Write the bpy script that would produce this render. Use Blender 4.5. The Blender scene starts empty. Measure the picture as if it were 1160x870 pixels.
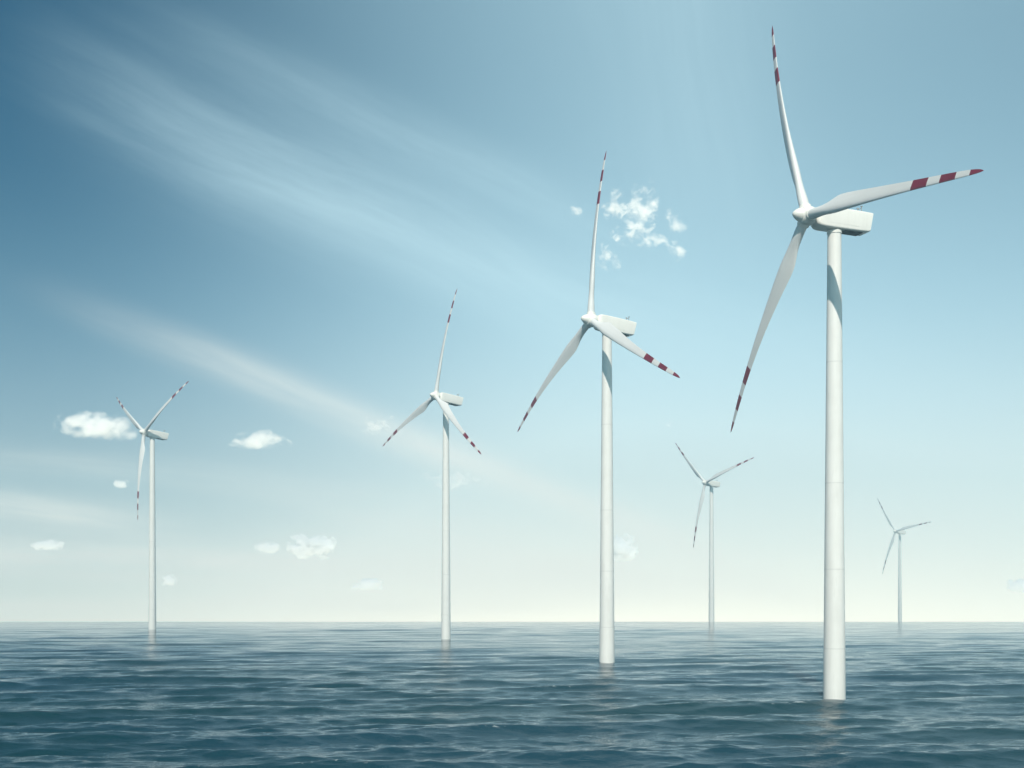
import bpy, bmesh, math, random
import numpy as np
from mathutils import Vector, Matrix, noise as mnoise

sc = bpy.context.scene
C = sc.collection

# ------------------------------------------------------------------ camera
F = 1332.0            # focal length in pixels of the 1160 px wide photograph
LEVEL = 637.0         # image row of the true level (the sea horizon dips below it)
CAM_Z = 21.9
EARTH_R = 17120.0     # the sea bulges gently: far tower feet sink towards the horizon

cam_data = bpy.data.cameras.new('camera')
cam = bpy.data.objects.new('camera', cam_data)
C.objects.link(cam)
cam.location = (0, 0, CAM_Z)
cam.rotation_euler = (math.radians(90), 0, 0)
cam_data.sensor_width = 36.0
cam_data.lens = 36.0 * F / 1160.0
cam_data.shift_y = (LEVEL - 435.0) / 1160.0
cam_data.clip_start = 0.5
cam_data.clip_end = 20000
sc.camera = cam

# ------------------------------------------------------------------ light
SUN_AZ = math.radians(187)     # clockwise from +Y (the view direction)
SUN_EL = math.radians(43)
SUN_STRENGTH = 4.7
SKY_STRENGTH = 0.085

S = Vector((math.sin(SUN_AZ) * math.cos(SUN_EL), math.cos(SUN_AZ) * math.cos(SUN_EL), math.sin(SUN_EL)))
sd = bpy.data.lights.new('sun', 'SUN')
sd.energy = SUN_STRENGTH
sd.angle = math.radians(0.5)
sd.color = (1.0, 0.935, 0.835)
so = bpy.data.objects.new('sun', sd)
C.objects.link(so)
so.rotation_euler = S.to_track_quat('Z', 'Y').to_euler()
so.location = (0, 0, 400)

sc.view_settings.view_transform = 'Standard'
sc.view_settings.look = 'None'
sc.view_settings.exposure = 0.0
sc.view_settings.gamma = 1.0
sc.view_settings.use_curve_mapping = False
sc.cycles.use_denoising = True
sc.cycles.max_bounces = 16
sc.cycles.volume_bounces = 14
sc.cycles.volume_step_rate = 1.0
sc.cycles.volume_max_steps = 256


def px_dir(px, py):
    return Vector(((px - 580.0) / F, 1.0, (LEVEL - py) / F)).normalized()


class NT:
    """tiny helper for node graphs"""
    def __init__(self, tree):
        self.t = tree
        self.n = tree.nodes
        self.n.clear()

    def new(self, kind, **kw):
        nd = self.n.new(kind)
        for k, v in kw.items():
            setattr(nd, k, v)
        return nd

    def link(self, a, b):
        self.t.links.new(a, b)

    def put(self, sock, v):
        if isinstance(v, bpy.types.NodeSocket):
            self.link(v, sock)
        else:
            sock.default_value = v

    def math(self, op, a, b=0.0, c=None, clamp=False):
        nd = self.new('ShaderNodeMath', operation=op, use_clamp=clamp)
        self.put(nd.inputs[0], a)
        self.put(nd.inputs[1], b)
        if c is not None:
            self.put(nd.inputs[2], c)
        return nd.outputs[0]

    def vmath(self, op, a, b=None):
        nd = self.new('ShaderNodeVectorMath', operation=op)
        self.put(nd.inputs[0], a)
        if b is not None:
            self.put(nd.inputs[1], b)
        return nd.outputs['Value'] if op in ('DOT_PRODUCT', 'LENGTH') else nd.outputs[0]

    def mix(self, fac, a, b, blend='MIX'):
        nd = self.new('ShaderNodeMix', data_type='RGBA', blend_type=blend)
        self.put(nd.inputs[0], fac)
        self.put(nd.inputs[6], a)
        self.put(nd.inputs[7], b)
        return nd.outputs[2]

    def ramp(self, v, lo, hi, a=0.0, b=1.0, smooth=True):
        nd = self.new('ShaderNodeMapRange', interpolation_type='SMOOTHSTEP' if smooth else 'LINEAR')
        self.put(nd.inputs['Value'], v)
        nd.inputs['From Min'].default_value = lo
        nd.inputs['From Max'].default_value = hi
        nd.inputs['To Min'].default_value = a
        nd.inputs['To Max'].default_value = b
        return nd.outputs[0]

    def noise(self, vec, scale, detail=3.0, rough=0.5, dist=0.0):
        nd = self.new('ShaderNodeTexNoise')
        self.put(nd.inputs['Vector'], vec)
        nd.inputs['Scale'].default_value = scale
        nd.inputs['Detail'].default_value = detail
        nd.inputs['Roughness'].default_value = rough
        nd.inputs['Distortion'].default_value = dist
        return nd.outputs[0]

    def comb(self, x, y, z=0.0):
        nd = self.new('ShaderNodeCombineXYZ')
        self.put(nd.inputs[0], x)
        self.put(nd.inputs[1], y)
        self.put(nd.inputs[2], z)
        return nd.outputs[0]


# ------------------------------------------------------------------ sky
world = bpy.data.worlds.new('World')
sc.world = world
world.use_nodes = True
g = NT(world.node_tree)
tc = g.new('ShaderNodeTexCoord')
D = tc.outputs['Generated']
lifted = g.vmath('NORMALIZE', g.vmath('ADD', D, (0, 0, 0.075)))
sky = g.new('ShaderNodeTexSky', sky_type='NISHITA')
sky.sun_disc = False
sky.sun_elevation = SUN_EL
sky.sun_rotation = SUN_AZ
sky.altitude = 0
sky.air_density = 1.0
sky.dust_density = 1.2
sky.ozone_density = 2.0
g.link(lifted, sky.inputs[0])
sep = g.new('ShaderNodeSeparateXYZ')
g.link(D, sep.inputs[0])
DX, DZ = sep.outputs[0], sep.outputs[2]
K = 1.0 / SKY_STRENGTH
col = g.mix(1.0, sky.outputs[0], (0.02, 0.54, 0.66, 1), 'MULTIPLY')
# thin high veil, thicker low down and towards the right of the view
low = g.math('POWER', g.math('MULTIPLY', g.math('SUBTRACT', 0.40, DZ), 1.0 / 0.45, clamp=True), 1.9)
veil_right = g.math('MULTIPLY', g.ramp(DX, -0.40, 0.12, 0.0, 0.54), g.ramp(DX, 0.12, 0.50, 1.0, 0.72))
veil = g.math('ADD', g.math('MULTIPLY', low, g.ramp(DX, -0.40, 0.10, 0.74, 1.12)), g.math('MULTIPLY', veil_right, g.ramp(DZ, 0.05, 0.42, 1.0, 0.86)), clamp=True)
veil_col = g.mix(g.ramp(DZ, -0.05, 0.24), (0.86 * K, 1.00 * K, 0.97 * K, 1), (0.64 * K, 0.98 * K, 1.10 * K, 1))
col = g.mix(veil, col, veil_col)
hor = g.math('MINIMUM', g.math('EXPONENT', g.math('MULTIPLY', g.math('ADD', DZ, 0.05), -14.0)), 1.0)
col = g.mix(g.math('MULTIPLY', hor, g.ramp(DX, -0.40, 0.15, 0.52, 0.95)), col, (1.90 * K, 1.80 * K, 1.46 * K, 1))


def streak(col, p0, p1, sigma, strength, t_lo, t_hi, tint, soft=0.12, grain=1.0):
    """a straight ribbon of cirrus: a band along a great circle of the sky"""
    a, b = px_dir(*p0), px_dir(*p1)
    n = a.cross(b).normalized()
    mid = (a + b).normalized()
    tan = n.cross(mid).normalized()
    if tan.dot(b) < 0:
        tan = -tan
    across = g.vmath('DOT_PRODUCT', D, tuple(n))
    along = g.vmath('DOT_PRODUCT', D, tuple(tan))
    front = g.ramp(g.vmath('DOT_PRODUCT', D, tuple(mid)), 0.0, 0.3)
    wob = g.noise(g.comb(g.math('MULTIPLY', along, 3.0), g.math('MULTIPLY', across, 6.0), p0[0] * 0.1), 1.0, 2.0)
    across = g.math('ADD', across, g.math('MULTIPLY', g.math('SUBTRACT', wob, 0.5), sigma / F * 1.6))
    dd = g.math('DIVIDE', across, sigma / F)
    band = g.math('EXPONENT', g.math('MULTIPLY', g.math('MULTIPLY', dd, dd), -0.6))
    tex = g.noise(g.comb(g.math('MULTIPLY', along, 7.0), g.math('MULTIPLY', across, 55.0), p0[1] * 0.1), 1.0, 6.0, 0.6)
    tex = g.ramp(tex, 0.25, 0.75, 1.0 - 0.75 * grain, 1.0 + 0.25 * grain)
    lo = g.ramp(along, t_lo - soft, t_lo + soft)
    hi = g.ramp(along, t_hi - soft, t_hi + soft, 1.0, 0.0)
    f = g.math('MULTIPLY', g.math('MULTIPLY', band, tex), g.math('MULTIPLY', lo, hi))
    f = g.math('MULTIPLY', g.math('MULTIPLY', f, front), strength, clamp=True)
    return g.mix(f, col, (tint[0] * K, tint[1] * K, tint[2] * K, 1))


WARM = (1.30, 1.28, 1.14)
COOL = (0.72, 1.00, 1.08)
col = streak(col, (100, 95), (560, 312), 44, 0.37, -0.15, 0.34, COOL, 0.13, 0.55)
col = streak(col, (240, 180), (520, 308), 22, 0.22, -0.08, 0.14, COOL, 0.12, 0.6)
col = streak(col, (200, 30), (600, 225), 22, 0.22, -0.12, 0.22, COOL, 0.12, 0.6)
col = streak(col, (110, 357), (650, 573), 15, 0.36, -0.17, 0.38, WARM, 0.12, 0.6)
col = streak(col, (-60, 566), (220, 600), 14, 0.62, -0.4, 0.06, WARM, 0.07, 0.7)
col = streak(col, (60, 634), (640, 652), 17, 0.60, -0.6, 0.26, WARM, 0.14, 0.7)
col = streak(col, (0, 690), (640, 682), 10, 0.35, -0.6, 0.3, WARM)
col = streak(col, (260, 548), (700, 640), 20, 0.26, -0.1, 0.25, WARM)
col = streak(col, (380, 472), (760, 612), 14, 0.34, -0.10, 0.16, WARM, 0.08, 0.7)
col = streak(col, (-40, 515), (500, 566), 11, 0.24, -0.5, 0.12, WARM, 0.12, 0.8)
col = streak(col, (300, 604), (820, 664), 11, 0.26, -0.14, 0.22, WARM, 0.10, 0.7)
col = streak(col, (560, 300), (1000, 430), 40, 0.16, -0.20, 0.20, COOL, 0.12, 0.7)
col = streak(col, (740, -60), (840, 300), 85, 0.20, -0.4, 0.10, COOL, 0.12, 0.3)
bg = g.new('ShaderNodeBackground')
bg.inputs['Strength'].default_value = SKY_STRENGTH
g.link(col, bg.inputs['Color'])
wo = g.new('ShaderNodeOutputWorld')
g.link(bg.outputs[0], wo.inputs['Surface'])


# ------------------------------------------------------------------ helpers
def new_mat(name):
    m = bpy.data.materials.new(name)
    m.use_nodes = True
    return m, NT(m.node_tree)


def link_mesh(name, bm, mat, parent=None, smooth=True, sharp=None):
    me = bpy.data.meshes.new(name)
    bmesh.ops.recalc_face_normals(bm, faces=bm.faces)
    bm.to_mesh(me)
    bm.free()
    if smooth:
        me.polygons.foreach_set('use_smooth', [True] * len(me.polygons))
        if sharp:
            me.set_sharp_from_angle(angle=math.radians(sharp))
    me.materials.append(mat)
    o = bpy.data.objects.new(name, me)
    C.objects.link(o)
    if parent:
        o.parent = parent
    return o


def lathe(profile, n=48, axis='Z', cap=True):
    """profile: list of (radius, height)"""
    bm = bmesh.new()
    rings = []
    for r, h in profile:
        ring = []
        for i in range(n):
            a = 2 * math.pi * i / n
            p = (r * math.cos(a), r * math.sin(a), h)
            if axis == 'Y':
                p = (p[0], h, p[1])
            ring.append(bm.verts.new(p))
        rings.append(ring)
    for a, b in zip(rings, rings[1:]):
        for i in range(n):
            bm.faces.new((a[i], a[(i + 1) % n], b[(i + 1) % n], b[i]))
    if cap:
        bm.faces.new(rings[0])
        bm.faces.new(rings[-1])
    return bm


# ------------------------------------------------------------------ sea
def build_sea():
    rng = np.random.default_rng(11)
    # a polar sheet: rows get longer with distance, columns are finer towards the wind farm
    front = np.linspace(-52, 52, 860)
    side = np.linspace(52, 308, 150)[1:-1]
    ang = np.radians(np.concatenate([front, side]))
    r = [14.0]
    while r[-1] < 1340:
        k = 0.010 if r[-1] < 90 else 0.0034
        if r[-1] > 950:
            k = 0.012
        r.append(r[-1] * (1 + k))
    r = np.array(r)
    dr = np.gradient(r)
    nr, na = len(r), len(ang)
    X = (r[:, None] * np.sin(ang)[None, :])
    Y = (r[:, None] * np.cos(ang)[None, :])
    Z = -(Y ** 2) / (2 * EARTH_R)
    DXs = np.zeros_like(X)
    DYs = np.zeros_like(X)
    n = 150
    calm = np.interp(np.hypot(X, Y), [0, 120, 190, 330, 600], [1.22, 1.20, 1.02, 0.62, 0.15])
    lam = np.exp(np.linspace(math.log(1.2), math.log(30.0), n))
    # gusty patches: the chop is stronger here and there
    patch = 1.0 + 0.35 * np.sin(X * 0.021 + 1.3) * np.sin(Y * 0.013 + 0.4) + 0.25 * np.sin(X * 0.008 - Y * 0.019)
    for i in range(n):
        L = lam[i] * rng.uniform(0.96, 1.04)
        spread = 7 + 17 * (1 - (math.log(L) - math.log(1.2)) / 3.22)
        th = math.radians(-90 + 8 + rng.normal(0, spread))
        k = 2 * math.pi / L
        slope = 0.0215 if L > 5 else 0.0235
        if L > 16:
            slope *= 0.8
        a = slope / k
        kx, ky = k * math.cos(th), k * math.sin(th)
        ph = kx * X + ky * Y + rng.uniform(0, 2 * math.pi)
        fade = np.clip((L / (dr * 2.6)) - 0.6, 0, 1)[:, None]
        amp = a * fade * calm * (patch if L < 12 else 1.0)
        Z += amp * np.cos(ph)
        DXs -= 0.7 * amp * math.cos(th) * np.sin(ph)
        DYs -= 0.7 * amp * math.sin(th) * np.sin(ph)
    co = np.stack([X + DXs, Y + DYs, Z], -1).reshape(-1, 3)
    # innermost disc closes the sheet under the camera
    co = np.vstack([co, [[0, 0, 0]]]).astype(np.float32)
    i0 = (np.arange(nr - 1)[:, None] * na + np.arange(na)[None, :]).ravel()
    j = np.arange(na)
    j1 = (j + 1) % na
    a_ = (np.arange(nr - 1)[:, None] * na + j[None, :]).ravel()
    b_ = (np.arange(nr - 1)[:, None] * na + j1[None, :]).ravel()
    quads = np.stack([a_, a_ + na, b_ + na, b_], -1)
    tris = np.stack([np.full(na, len(co) - 1), j, j1], -1)
    me = bpy.data.meshes.new('sea')
    me.vertices.add(len(co))
    me.vertices.foreach_set('co', co.ravel())
    nl = quads.size + tris.size
    me.loops.add(nl)
    me.loops.foreach_set('vertex_index', np.concatenate([quads.ravel(), tris.ravel()]).astype(np.int32))
    npoly = len(quads) + len(tris)
    me.polygons.add(npoly)
    starts = np.concatenate([np.arange(len(quads)) * 4, len(quads) * 4 + np.arange(len(tris)) * 3]).astype(np.int32)
    me.polygons.foreach_set('loop_start', starts)
    me.polygons.foreach_set('use_smooth', np.ones(npoly, dtype=bool))
    me.update(calc_edges=True)
    me.validate()
    att = me.attributes.new('crest', 'FLOAT', 'POINT')
    hh = np.append((Z + (Y ** 2) / (2 * EARTH_R)).ravel(), 0.0)
    att.data.foreach_set('value', (hh / hh.std()).astype(np.float32))
    # upward normals
    if me.polygons[10].normal.z < 0:
        me.flip_normals()

    m, w = new_mat('sea_water')
    geo = w.new('ShaderNodeNewGeometry')
    P = geo.outputs['Position']
    big = w.noise(w.vmath('MULTIPLY', P, (0.50, 1.10, 0.5)), 1.0, 4.0, 0.55, 0.3)
    fine = w.noise(w.vmath('MULTIPLY', P, (2.4, 4.2, 1.0)), 1.0, 3.0, 0.6, 0.2)
    far = w.ramp(w.vmath('LENGTH', P), 140.0, 560.0, 1.0, 0.22)
    hgt = w.math('ADD', w.math('MULTIPLY', big, 0.42), w.math('MULTIPLY', fine, 0.12))
    bump = w.new('ShaderNodeBump')
    bump.inputs['Strength'].default_value = 1.0
    bump.inputs['Distance'].default_value = 0.34
    w.link(w.math('MULTIPLY', hgt, far), bump.inputs['Height'])
    # deep water: slightly greener and bluer patches
    pn = w.noise(w.vmath('MULTIPLY', P, (0.006, 0.012, 0)), 1.0, 3.0)
    base = w.mix(w.ramp(pn, 0.35, 0.65), (0.002, 0.029, 0.036, 1), (0.003, 0.033, 0.053, 1))
    bs = w.new('ShaderNodeBsdfPrincipled')
    w.link(base, bs.inputs['Base Color'])
    bs.inputs['Roughness'].default_value = 0.06
    bs.inputs['IOR'].default_value = 1.333
    bs.inputs['Specular IOR Level'].default_value = 0.48
    bs.inputs['Specular Tint'].default_value = (0.82, 0.96, 1.0, 1)
    w.link(bump.outputs[0], bs.inputs['Normal'])
    out = w.new('ShaderNodeOutputMaterial')
    at = w.new('ShaderNodeAttribute', attribute_name='crest')
    fl = w.noise(w.vmath('MULTIPLY', P, (0.9, 2.0, 1.0)), 1.0, 5.0, 0.7, 0.6)
    sparse = w.noise(w.vmath('MULTIPLY', P, (0.025, 0.03, 0.0)), 1.0, 2.0)
    fm = w.math('MULTIPLY', w.ramp(at.outputs['Fac'], 1.5, 2.6), w.ramp(fl, 0.58, 0.68))
    fm = w.math('MULTIPLY', fm, w.ramp(sparse, 0.50, 0.62))
    foam = w.new('ShaderNodeBsdfDiffuse')
    foam.inputs['Color'].default_value = (0.62, 0.66, 0.66, 1)
    mx = w.new('ShaderNodeMixShader')
    w.link(fm, mx.inputs[0])
    w.link(bs.outputs[0], mx.inputs[1])
    w.link(foam.outputs[0], mx.inputs[2])
    w.link(mx.outputs[0], out.inputs['Surface'])
    me.materials.append(m)
    o = bpy.data.objects.new('sea', me)
    o['kind'] = 'structure'
    C.objects.link(o)
    return o


build_sea()

# ------------------------------------------------------------------ haze
HAZE = 0.00053
HAZE_R = 1440.0
bm = bmesh.new()
bmesh.ops.create_cube(bm, size=1.0)
bmesh.ops.scale(bm, vec=(2 * HAZE_R, 2 * HAZE_R, 196.0), verts=bm.verts)
bmesh.ops.translate(bm, vec=(0, 0, 129.0 - 98.0), verts=bm.verts)
m, w = new_mat('haze_air')
pv = w.new('ShaderNodeVolumePrincipled')
pv.inputs['Color'].default_value = (0.72, 0.92, 1.0, 1)
pv.inputs['Density'].default_value = HAZE
pv.inputs['Anisotropy'].default_value = 0.55
out = w.new('ShaderNodeOutputMaterial')
w.link(pv.outputs[0], out.inputs['Volume'])
hz = link_mesh('haze', bm, m, smooth=False)
hz['kind'] = 'stuff'


# ------------------------------------------------------------------ turbine materials
def paint(name, base, rough, streaky=0.05, stripes=False):
    m, w = new_mat(name)
    tcn = w.new('ShaderNodeTexCoord')
    P = tcn.outputs['Object']
    n1 = w.noise(w.vmath('MULTIPLY', P, (1.3, 1.3, 0.12)), 1.0, 5.0, 0.6)
    n2 = w.noise(P, 0.35, 3.0)
    dirt = w.math('MULTIPLY', w.ramp(w.math('ADD', w.math('MULTIPLY', n1, 0.6), w.math('MULTIPLY', n2, 0.4)), 0.4, 0.7), streaky)
    c = w.mix(dirt, (*base, 1), (0.36, 0.34, 0.29, 1))
    if stripes:
        s_ = w.new('ShaderNodeSeparateXYZ')
        w.link(P, s_.inputs[0])
        z = w.math('ADD', s_.outputs[2], w.math('MULTIPLY', s_.outputs[0], 0.12))
        f = None
        for a, b in ((0.675, 0.752), (0.812, 0.882), (0.943, 1.2)):
            q = w.math('MULTIPLY', w.math('GREATER_THAN', z, a * 40.0), w.math('LESS_THAN', z, b * 40.0))
            f = q if f is None else w.math('ADD', f, q)
        red = w.mix(w.ramp(n2, 0.3, 0.7), (0.17, 0.010, 0.030, 1), (0.22, 0.016, 0.040, 1))
        c = w.mix(f, c, red)
    bs = w.new('ShaderNodeBsdfPrincipled')
    w.link(c, bs.inputs['Base Color'])
    bs.inputs['Roughness'].default_value = rough
    w.put(bs.inputs['Roughness'], w.ramp(n1, 0.2, 0.8, rough - 0.05, rough + 0.08))
    out = w.new('ShaderNodeOutputMaterial')
    w.link(bs.outputs[0], out.inputs['Surface'])
    return m


M_TOWER = paint('tower_paint', (0.78, 0.765, 0.72), 0.30, 0.14)
M_BLADE = paint('blade_paint', (0.70, 0.70, 0.68), 0.38, 0.10, stripes=True)
M_NAC = paint('nacelle_paint', (0.79, 0.77, 0.71), 0.40, 0.14)
M_GREY = paint('grey_metal', (0.30, 0.31, 0.31), 0.45, 0.15)
M_DARK = paint('dark_grille', (0.05, 0.055, 0.06), 0.6, 0.1)
M_SEAM = paint('joint_band', (0.69, 0.68, 0.64), 0.45, 0.12)

# ------------------------------------------------------------------ the turbine (one is built, the rest are copies)
BLADE_L = 40.0


def blade_bm():
    st = [(0.0, 1.60), (0.035, 1.60), (0.07, 1.72), (0.105, 2.08), (0.14, 2.52), (0.175, 2.85), (0.21, 2.95), (0.25, 2.86),
          (0.30, 2.66), (0.36, 2.42), (0.43, 2.15), (0.50, 1.90), (0.57, 1.68), (0.64, 1.48), (0.71, 1.31), (0.78, 1.16),
          (0.85, 1.02), (0.90, 0.90), (0.94, 0.76), (0.97, 0.58), (0.988, 0.38), (1.0, 0.10)]
    sx = np.array([s for s, _ in st])
    cx = np.array([c for _, c in st])
    ss = np.concatenate([np.linspace(0, 0.25, 26), np.linspace(0.25, 0.94, 36)[1:], np.linspace(0.94, 1.0, 10)[1:]])
    N = 28
    bm = bmesh.new()
    rings = []
    for s in ss:
        c = float(np.interp(s, sx, cx))
        b = min(max((s - 0.035) / 0.16, 0), 1)
        b = b * b * (3 - 2 * b)
        tr = float(np.interp(s, [0, 0.2, 0.4, 0.7, 1.0], [0.5, 0.40, 0.27, 0.20, 0.16]))
        tw = math.radians(float(np.interp(s, [0, 0.12, 0.3, 0.5, 0.75, 1.0], [20, 20, 13, 8, 4, 2])))
        ring = []
        for i in range(N):
            p = 2 * math.pi * i / N
            xc = (1 - math.cos(p)) / 2
            yt = 5 * tr * c * (0.2969 * math.sqrt(max(xc, 0)) - 0.126 * xc - 0.3516 * xc ** 2 + 0.2843 * xc ** 3 - 0.1036 * xc ** 4)
            sg = 1 if math.sin(p) >= 0 else -1
            camber = 0.10 * c * xc * (1 - xc)
            ax, ay = c * (0.30 - xc), sg * yt + camber
            qx, qy = 0.80 * math.cos(p), 0.80 * math.sin(p)
            x = qx * (1 - b) + ax * b
            y = qy * (1 - b) + ay * b
            # leading edge +x, turned upwind (-y) near the root
            X = x * math.cos(tw) + y * math.sin(tw)
            Y = -x * math.sin(tw) + y * math.cos(tw)
            Y += -2.9 * s + 4.0 * s * s      # coned into the wind, tips bent back by it
            X -= 0.35 * s ** 3
            ring.append(bm.verts.new((X, Y, 0.9 + s * (BLADE_L - 0.9))))
        rings.append(ring)
    for a, b2 in zip(rings, rings[1:]):
        for i in range(N):
            bm.faces.new((a[i], a[(i + 1) % N], b2[(i + 1) % N], b2[i]))
    bm.faces.new(rings[0])
    bm.faces.new(rings[-1])
    return bm


def nacelle_bm():
    # sections along y (downwind): (y, half width bottom, half width top, z bottom, z top)
    sec = [(1.35, 0.95, 0.95, -1.00, 1.00), (1.55, 1.22, 1.16, -1.38, 1.34), (1.95, 1.40, 1.32, -1.63, 1.55),
           (2.7, 1.45, 1.36, -1.70, 1.62), (6.0, 1.45, 1.36, -1.70, 1.66), (9.0, 1.42, 1.34, -1.66, 1.66),
           (10.6, 1.38, 1.32, -1.58, 1.64), (11.1, 1.34, 1.30, -1.40, 1.60)]
    bm = bmesh.new()
    rings = []
    for y, wb, wt, zb, zt in sec:
        r = 0.30 if y > 2.5 else 0.42
        ring = []
        for (cxx, czz, a0) in ((wb - r, zb + r, -90), (wt - r, zt - r, 0), (-(wt - r), zt - r, 90), (-(wb - r), zb + r, 180)):
            for k in range(6):
                a = math.radians(a0 + k * 18)
                zz = czz + r * math.sin(a)
                ring.append(bm.verts.new((cxx + r * math.cos(a), y + (0.16 * zz if y > 11 else 0), zz)))
        rings.append(ring)
    n = len(rings[0])
    for a, b in zip(rings, rings[1:]):
        for i in range(n):
            bm.faces.new((a[i], a[(i + 1) % n], b[(i + 1) % n], b[i]))
    bm.faces.new(rings[0])
    f = bm.faces.new(rings[-1])
    return bm


def box_bm(parts):
    bm = bmesh.new()
    for (x, y, z, sx_, sy, sz) in parts:
        r = bmesh.ops.create_cube(bm, size=1.0)
        bmesh.ops.scale(bm, vec=(sx_, sy, sz), verts=r['verts'])
        bmesh.ops.translate(bm, vec=(x, y, z), verts=r['verts'])
    return bm


def thing(name, loc, label, cat, group=None):
    o = bpy.data.objects.new(name, None)
    o.empty_display_size = 3
    C.objects.link(o)
    o.location = loc
    o['label'] = label
    o['category'] = cat
    if group:
        o['group'] = group
    return o


TOWER_H = 80.0
GROUP = 'wind turbines standing in the sea'


def build_turbine():
    """prototype: tower foot at the origin, rotor parts modelled round the hub"""
    t = thing('wind_turbine', (0, 0, 0), 'wind turbine', 'wind turbine', GROUP)
    parts = {}
    prof = [(1.74, -5.0)] + [(1.74 - 0.66 * (h / TOWER_H) ** 1.05, h) for h in np.linspace(0, TOWER_H, 33)]
    tw = link_mesh('tower', lathe(prof, 64), M_TOWER, t, sharp=40)
    for fr in (0.105, 0.275, 0.46, 0.72):
        h = fr * TOWER_H
        rr = 1.74 - 0.66 * fr ** 1.05
        rg = link_mesh('section_joint', lathe([(rr - 0.05, -0.10), (rr + 0.012, -0.10), (rr + 0.010, 0.10), (rr - 0.05, 0.10)], 64, cap=False), M_SEAM, tw, sharp=40)
        rg.location = (0, 0, h)
    yb = link_mesh('yaw_bearing', lathe([(1.0, -0.55), (1.17, -0.5), (1.17, -0.02), (1.0, 0.05)], 48), M_NAC, tw, sharp=40)
    yb.location = (0, 0, TOWER_H + 0.25)
    nac = link_mesh('nacelle', nacelle_bm(), M_NAC, t, sharp=38)
    # roof equipment and shell details
    link_mesh('anemometer', box_bm([(0.5, 9.6, 2.1, 0.09, 0.09, 0.95), (-0.5, 9.6, 2.05, 0.09, 0.09, 0.85), (0, 9.6, 2.35, 1.2, 0.07, 0.07),
                                    (0.5, 9.6, 2.62, 0.28, 0.28, 0.12), (-0.5, 9.6, 2.55, 0.10, 0.42, 0.22)]), M_GREY, nac, smooth=False)
    link_mesh('roof_hatch', box_bm([(0, 5.6, 1.70, 1.3, 1.5, 0.14)]), M_NAC, nac, smooth=False)
    link_mesh('cooling_vent', box_bm([(0, 11.10 + 0.16 * (0.45 - 0.36 * i), 0.45 - 0.36 * i, 1.7, 0.12, 0.10) for i in range(4)]), M_GREY, nac, smooth=False)
    link_mesh('shell_seam', box_bm([(1.425, 6.0, -0.95, 0.05, 5.4, 0.035), (-1.425, 6.0, -0.95, 0.05, 5.4, 0.035)]), M_SEAM, nac, smooth=False)
    link_mesh('belly_hatch', box_bm([(0, 8.1, -1.72, 1.9, 3.2, 0.12)]), M_DARK, nac, smooth=False)
    hubprof = [(0.02, -2.50), (0.20, -2.46), (0.42, -2.30), (0.70, -1.98), (0.95, -1.56), (1.13, -1.06), (1.20, -1.02), (1.24, -1.00),
               (1.42, -0.70), (1.50, -0.30), (1.52, 0.15), (1.50, 0.60), (1.42, 0.95), (1.22, 1.12), (0.98, 1.15), (0.98, 1.45)]
    hub = link_mesh('rotor_hub', lathe(hubprof, 56, 'Y'), M_NAC, t, sharp=35)
    for k in range(3):
        cl = link_mesh('blade_collar', lathe([(0.98, 1.05), (0.98, 1.62), (0.93, 1.70), (0.78, 1.72)], 40), M_NAC, hub, sharp=35)
        cl.rotation_euler = (0, k * 2 * math.pi / 3, 0)
        bl = link_mesh('blade', blade_bm(), M_BLADE, t, sharp=50) if k == 0 else None
        if k == 0:
            parts['blade'] = bl
        else:
            b2 = parts['blade'].copy()
            C.objects.link(b2)
            b2.parent = t
    return t


def copy_tree(o, parent=None):
    c = o.copy()
    C.objects.link(c)
    c.parent = parent
    for ch in list(o.children):
        copy_tree(ch, c)
    return c


def place(t, hub_px, y0, tower_px, psi, tilt, phase, L, label):
    s = L / BLADE_L
    psi, tilt = math.radians(psi), math.radians(tilt)
    u = Vector((-math.sin(psi) * math.cos(tilt), -math.cos(psi) * math.cos(tilt), math.sin(tilt)))
    r = Vector((0, 0, 1)).cross(u).normalized()
    up = u.cross(r)
    hub = Vector(((hub_px[0] - 580) / F * y0, y0, CAM_Z + (LEVEL - hub_px[1]) / F * y0))
    # tower axis stands behind the rotor, where the photograph has it
    ov = 4.4 * s
    for _ in range(20):
        ty = y0 + ov * math.cos(psi) * math.cos(tilt)
        tx = (tower_px - 580) / F * ty
        ov += 0.6 * ((tx - hub.x) / (math.sin(psi) * math.cos(tilt)) - ov)
    base = Vector((tx, ty, -(ty * ty) / (2 * EARTH_R)))
    t.location = base
    t['label'] = label
    head = Matrix((r, -u, up)).transposed().to_4x4()
    head.translation = hub - base
    sm = Matrix.Scale(s, 4)
    top = (hub - u * ov - up * 1.70 * s).z - base.z - 0.30 * s
    k = 0
    for ch in t.children:
        kind = ch.name.split('.')[0]
        if kind == 'tower':
            ch.scale = (s, s, top / TOWER_H)
            for q in ch.children:
                if q.name.startswith('yaw'):
                    q.scale = (1, 1, s * TOWER_H / top)
        elif kind == 'nacelle':
            ch.matrix_basis = head @ sm
        elif kind == 'rotor_hub':
            ch.matrix_basis = head @ sm @ Matrix.Rotation(math.radians(phase), 4, 'Y')
        elif kind == 'blade':
            ch.matrix_basis = head @ sm @ Matrix.Rotation(math.radians(phase + 120 * k), 4, 'Y')
            k += 1
    print('turbine', label[:30], 'scale %.2f tower %.1f overhang %.2f' % (s, top, ov))


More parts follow.
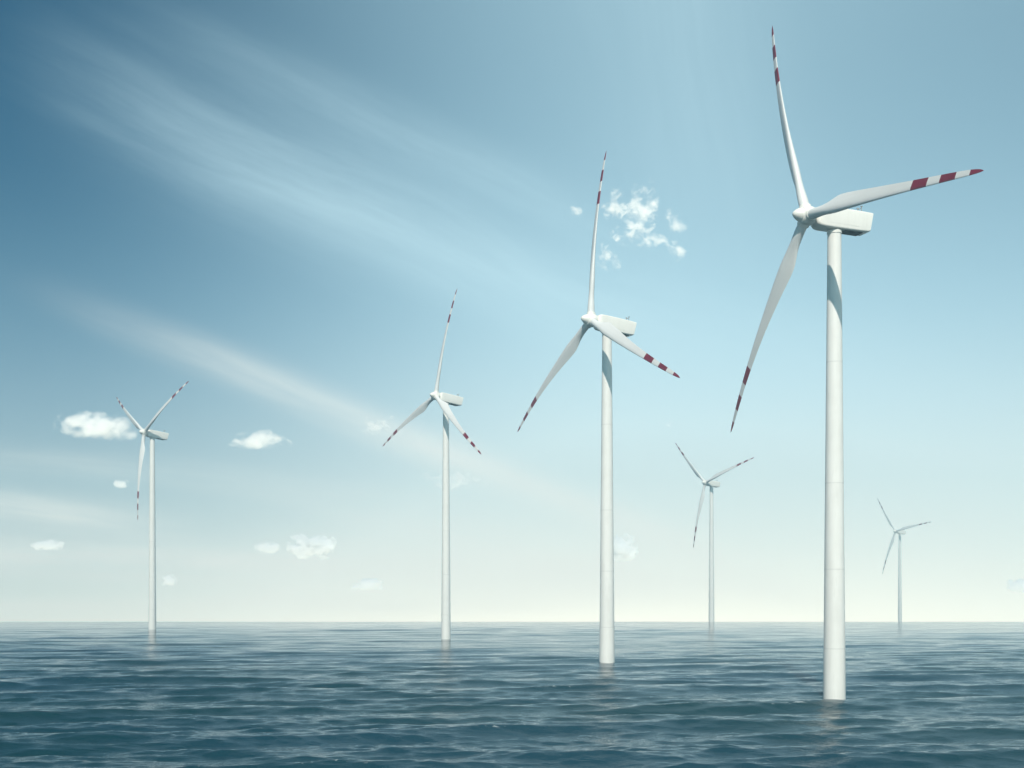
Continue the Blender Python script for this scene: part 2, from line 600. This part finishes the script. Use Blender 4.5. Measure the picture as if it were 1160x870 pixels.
TURBINES = [
    ((913.8, 244.2), 200.0, 945.2, 72.3, 2.5, 98.2, 43.1, 'largest and nearest white wind turbine, its tower rising from the sea at right'),
    ((669.2, 362.6), 286.6, 687.6, 63.0, 6.3, 117.3, 43.4, 'second largest white wind turbine, left of the nearest one, wispy cloud behind its upper blade'),
    ((493.6, 448.2), 406.0, 505.2, 53.5, 7.4, 7.5, 37.7, 'mid distance white wind turbine between the far left turbine and the second largest one'),
    ((163.5, 489.8), 520.0, 172.6, 46.0, 6.1, 60.6, 39.1, 'far left white wind turbine with two blades raised in a V, third hanging down'),
    ((798.9, 546.7), 790.0, 806.0, 55.7, 4.5, 72.4, 44.9, 'small pale hazy wind turbine on the horizon just left of the nearest tower'),
    ((1014.5, 601.8), 1250.0, 1019.4, 63.6, 5.3, 80.2, 48.8, 'smallest and faintest wind turbine, half lost in haze on the horizon far right'),
]
proto = build_turbine()
copies = [proto] + [copy_tree(proto) for _ in TURBINES[1:]]
for t, a in zip(copies, TURBINES):
    place(t, *a)


# ------------------------------------------------------------------ clouds (outside the haze)
def cloud_mat(name, dens, thr, freq, soft, amp):
    m, w = new_mat(name)
    tcn = w.new('ShaderNodeTexCoord')
    geo = w.new('ShaderNodeNewGeometry')
    P = tcn.outputs['Object']                 # unit ball
    W = w.vmath('MULTIPLY', geo.outputs['Position'], (freq, freq, freq * 1.15))
    r = w.vmath('LENGTH', P)
    sp = w.new('ShaderNodeSeparateXYZ')
    w.link(P, sp.inputs[0])
    n = w.noise(W, 1.0, 6.0, 0.62, 0.25)
    shape = w.math('SUBTRACT', 1.0, w.math('POWER', r, 1.6))
    flat = w.ramp(sp.outputs[2], -0.75, -0.10)
    n = w.math('MULTIPLY_ADD', w.math('SUBTRACT', n, 0.5), amp, 0.5)
    v = w.math('ADD', w.math('MULTIPLY', shape, 0.55), n)
    v = w.math('SUBTRACT', v, thr)
    d = w.math('MULTIPLY', w.ramp(v, 0.0, soft), w.math('MULTIPLY', flat, w.ramp(r, 0.8, 0.98, 1.0, 0.0)))
    pv = w.new('ShaderNodeVolumePrincipled')
    pv.inputs['Color'].default_value = (1.0, 1.0, 1.0, 1)
    pv.inputs['Anisotropy'].default_value = 0.0
    w.link(w.math('MULTIPLY', d, dens), pv.inputs['Density'])
    out = w.new('ShaderNodeOutputMaterial')
    w.link(pv.outputs[0], out.inputs['Volume'])
    return m


PUFF = cloud_mat('cloud_puff', 0.13, 0.755, 0.026, 0.50, 1.7)
BRIGHT = cloud_mat('cloud_bright', 0.42, 0.70, 0.036, 0.40, 2.0)
SMALL = cloud_mat('cloud_small', 0.26, 0.68, 0.050, 0.45, 1.9)
WISP = cloud_mat('cloud_wisp', 0.042, 0.90, 0.038, 0.45, 2.9)
DISTC = 2700.0


def cloud(px, py, wpx, hpx, mat, label, roll=0.0, group='clouds low over the sea'):
    d = Vector(((px - 580) / F, 1.0, (LEVEL - py) / F)) * DISTC
    bm = bmesh.new()
    bmesh.ops.create_icosphere(bm, subdivisions=4, radius=1.0)
    off = Vector((px * 0.37, py * 0.53, 1.7))
    for v in bm.verts:
        q = v.co.copy()
        f = 0.88 + 0.22 * mnoise.noise(q * 1.6 + off) + 0.10 * mnoise.noise(q * 4.0 + off)
        v.co = q * f
        if v.co.z < -0.55:
            v.co.z = -0.55 + (v.co.z + 0.55) * 0.25
    o = link_mesh('cloud', bm, mat)
    k = DISTC / F
    o.location = d + Vector((0, 0, CAM_Z))
    o.scale = (wpx * 0.5 * k * 1.4, max(wpx * 0.38, hpx * 0.6) * k, hpx * 0.5 * k * 1.6)
    o.rotation_euler = (0, roll, 0)
    o['label'] = label
    o['category'] = 'cloud'
    o['group'] = group
    return o


cloud(108, 484, 84, 30, PUFF, 'broad white cloud beside the far left turbine, level with its nacelle', 0.09)
cloud(294, 500, 64, 20, PUFF, 'flat white cloud midway between the two turbines at left')
cloud(353, 620, 48, 28, BRIGHT, 'bright rounded cloud low in the sky between the far left and mid distance towers')
cloud(304, 621, 28, 14, SMALL, 'thin scrap of cloud beside the bright rounded low cloud')
cloud(54, 618, 34, 12, SMALL, 'small flat cloud low at the far left edge')
cloud(138, 549, 19, 10, SMALL, 'tiny cloud left of the far left tower under its rotor')
cloud(193, 658, 20, 13, SMALL, 'tiny faint cloud right of the foot of the far left tower')
cloud(418, 663, 34, 13, BRIGHT, 'small low cloud just above the horizon, left of the mid distance tower')
cloud(430, 484, 46, 24, WISP, 'soft thin cloud behind the left blade of the mid distance turbine')
cloud(518, 545, 78, 24, WISP, 'wide faint cloud crossing behind the mid distance tower')
cloud(706, 623, 32, 28, BRIGHT, 'round white cloud just right of the second largest tower')
cloud(755, 481, 20, 14, WISP, 'tiny wisp right of the lower right blade of the second largest turbine')
cloud(1152, 665, 28, 14, BRIGHT, 'small white cloud cut by the right edge low over the horizon')
G2 = 'wispy clouds behind the second largest turbine'
cloud(697, 236, 30, 36, WISP, 'thick wisp just right of the upright blade of the second largest turbine', 0.2, G2)
cloud(727, 238, 38, 54, WISP, 'largest ragged wisp of the group right of the upright blade', 0.35, G2)
cloud(716, 264, 52, 24, WISP, 'thin trailing wisp under the largest ragged wisp', -0.35, G2)
cloud(766, 253, 26, 28, WISP, 'separate small wisp at the right of the wispy group', -0.5, G2)
cloud(738, 275, 46, 16, WISP, 'faint flat wisp low in the wispy group', 0.0, G2)
cloud(767, 284, 18, 24, WISP, 'small slanting wisp at the lower right of the wispy group', -0.6, G2)
cloud(689, 294, 30, 28, WISP, 'bright small wisp beside the middle of the upright blade', 0.0, G2)
cloud(652, 241, 22, 16, WISP, 'faint wisp left of the upright blade of the second largest turbine', -0.4, G2)
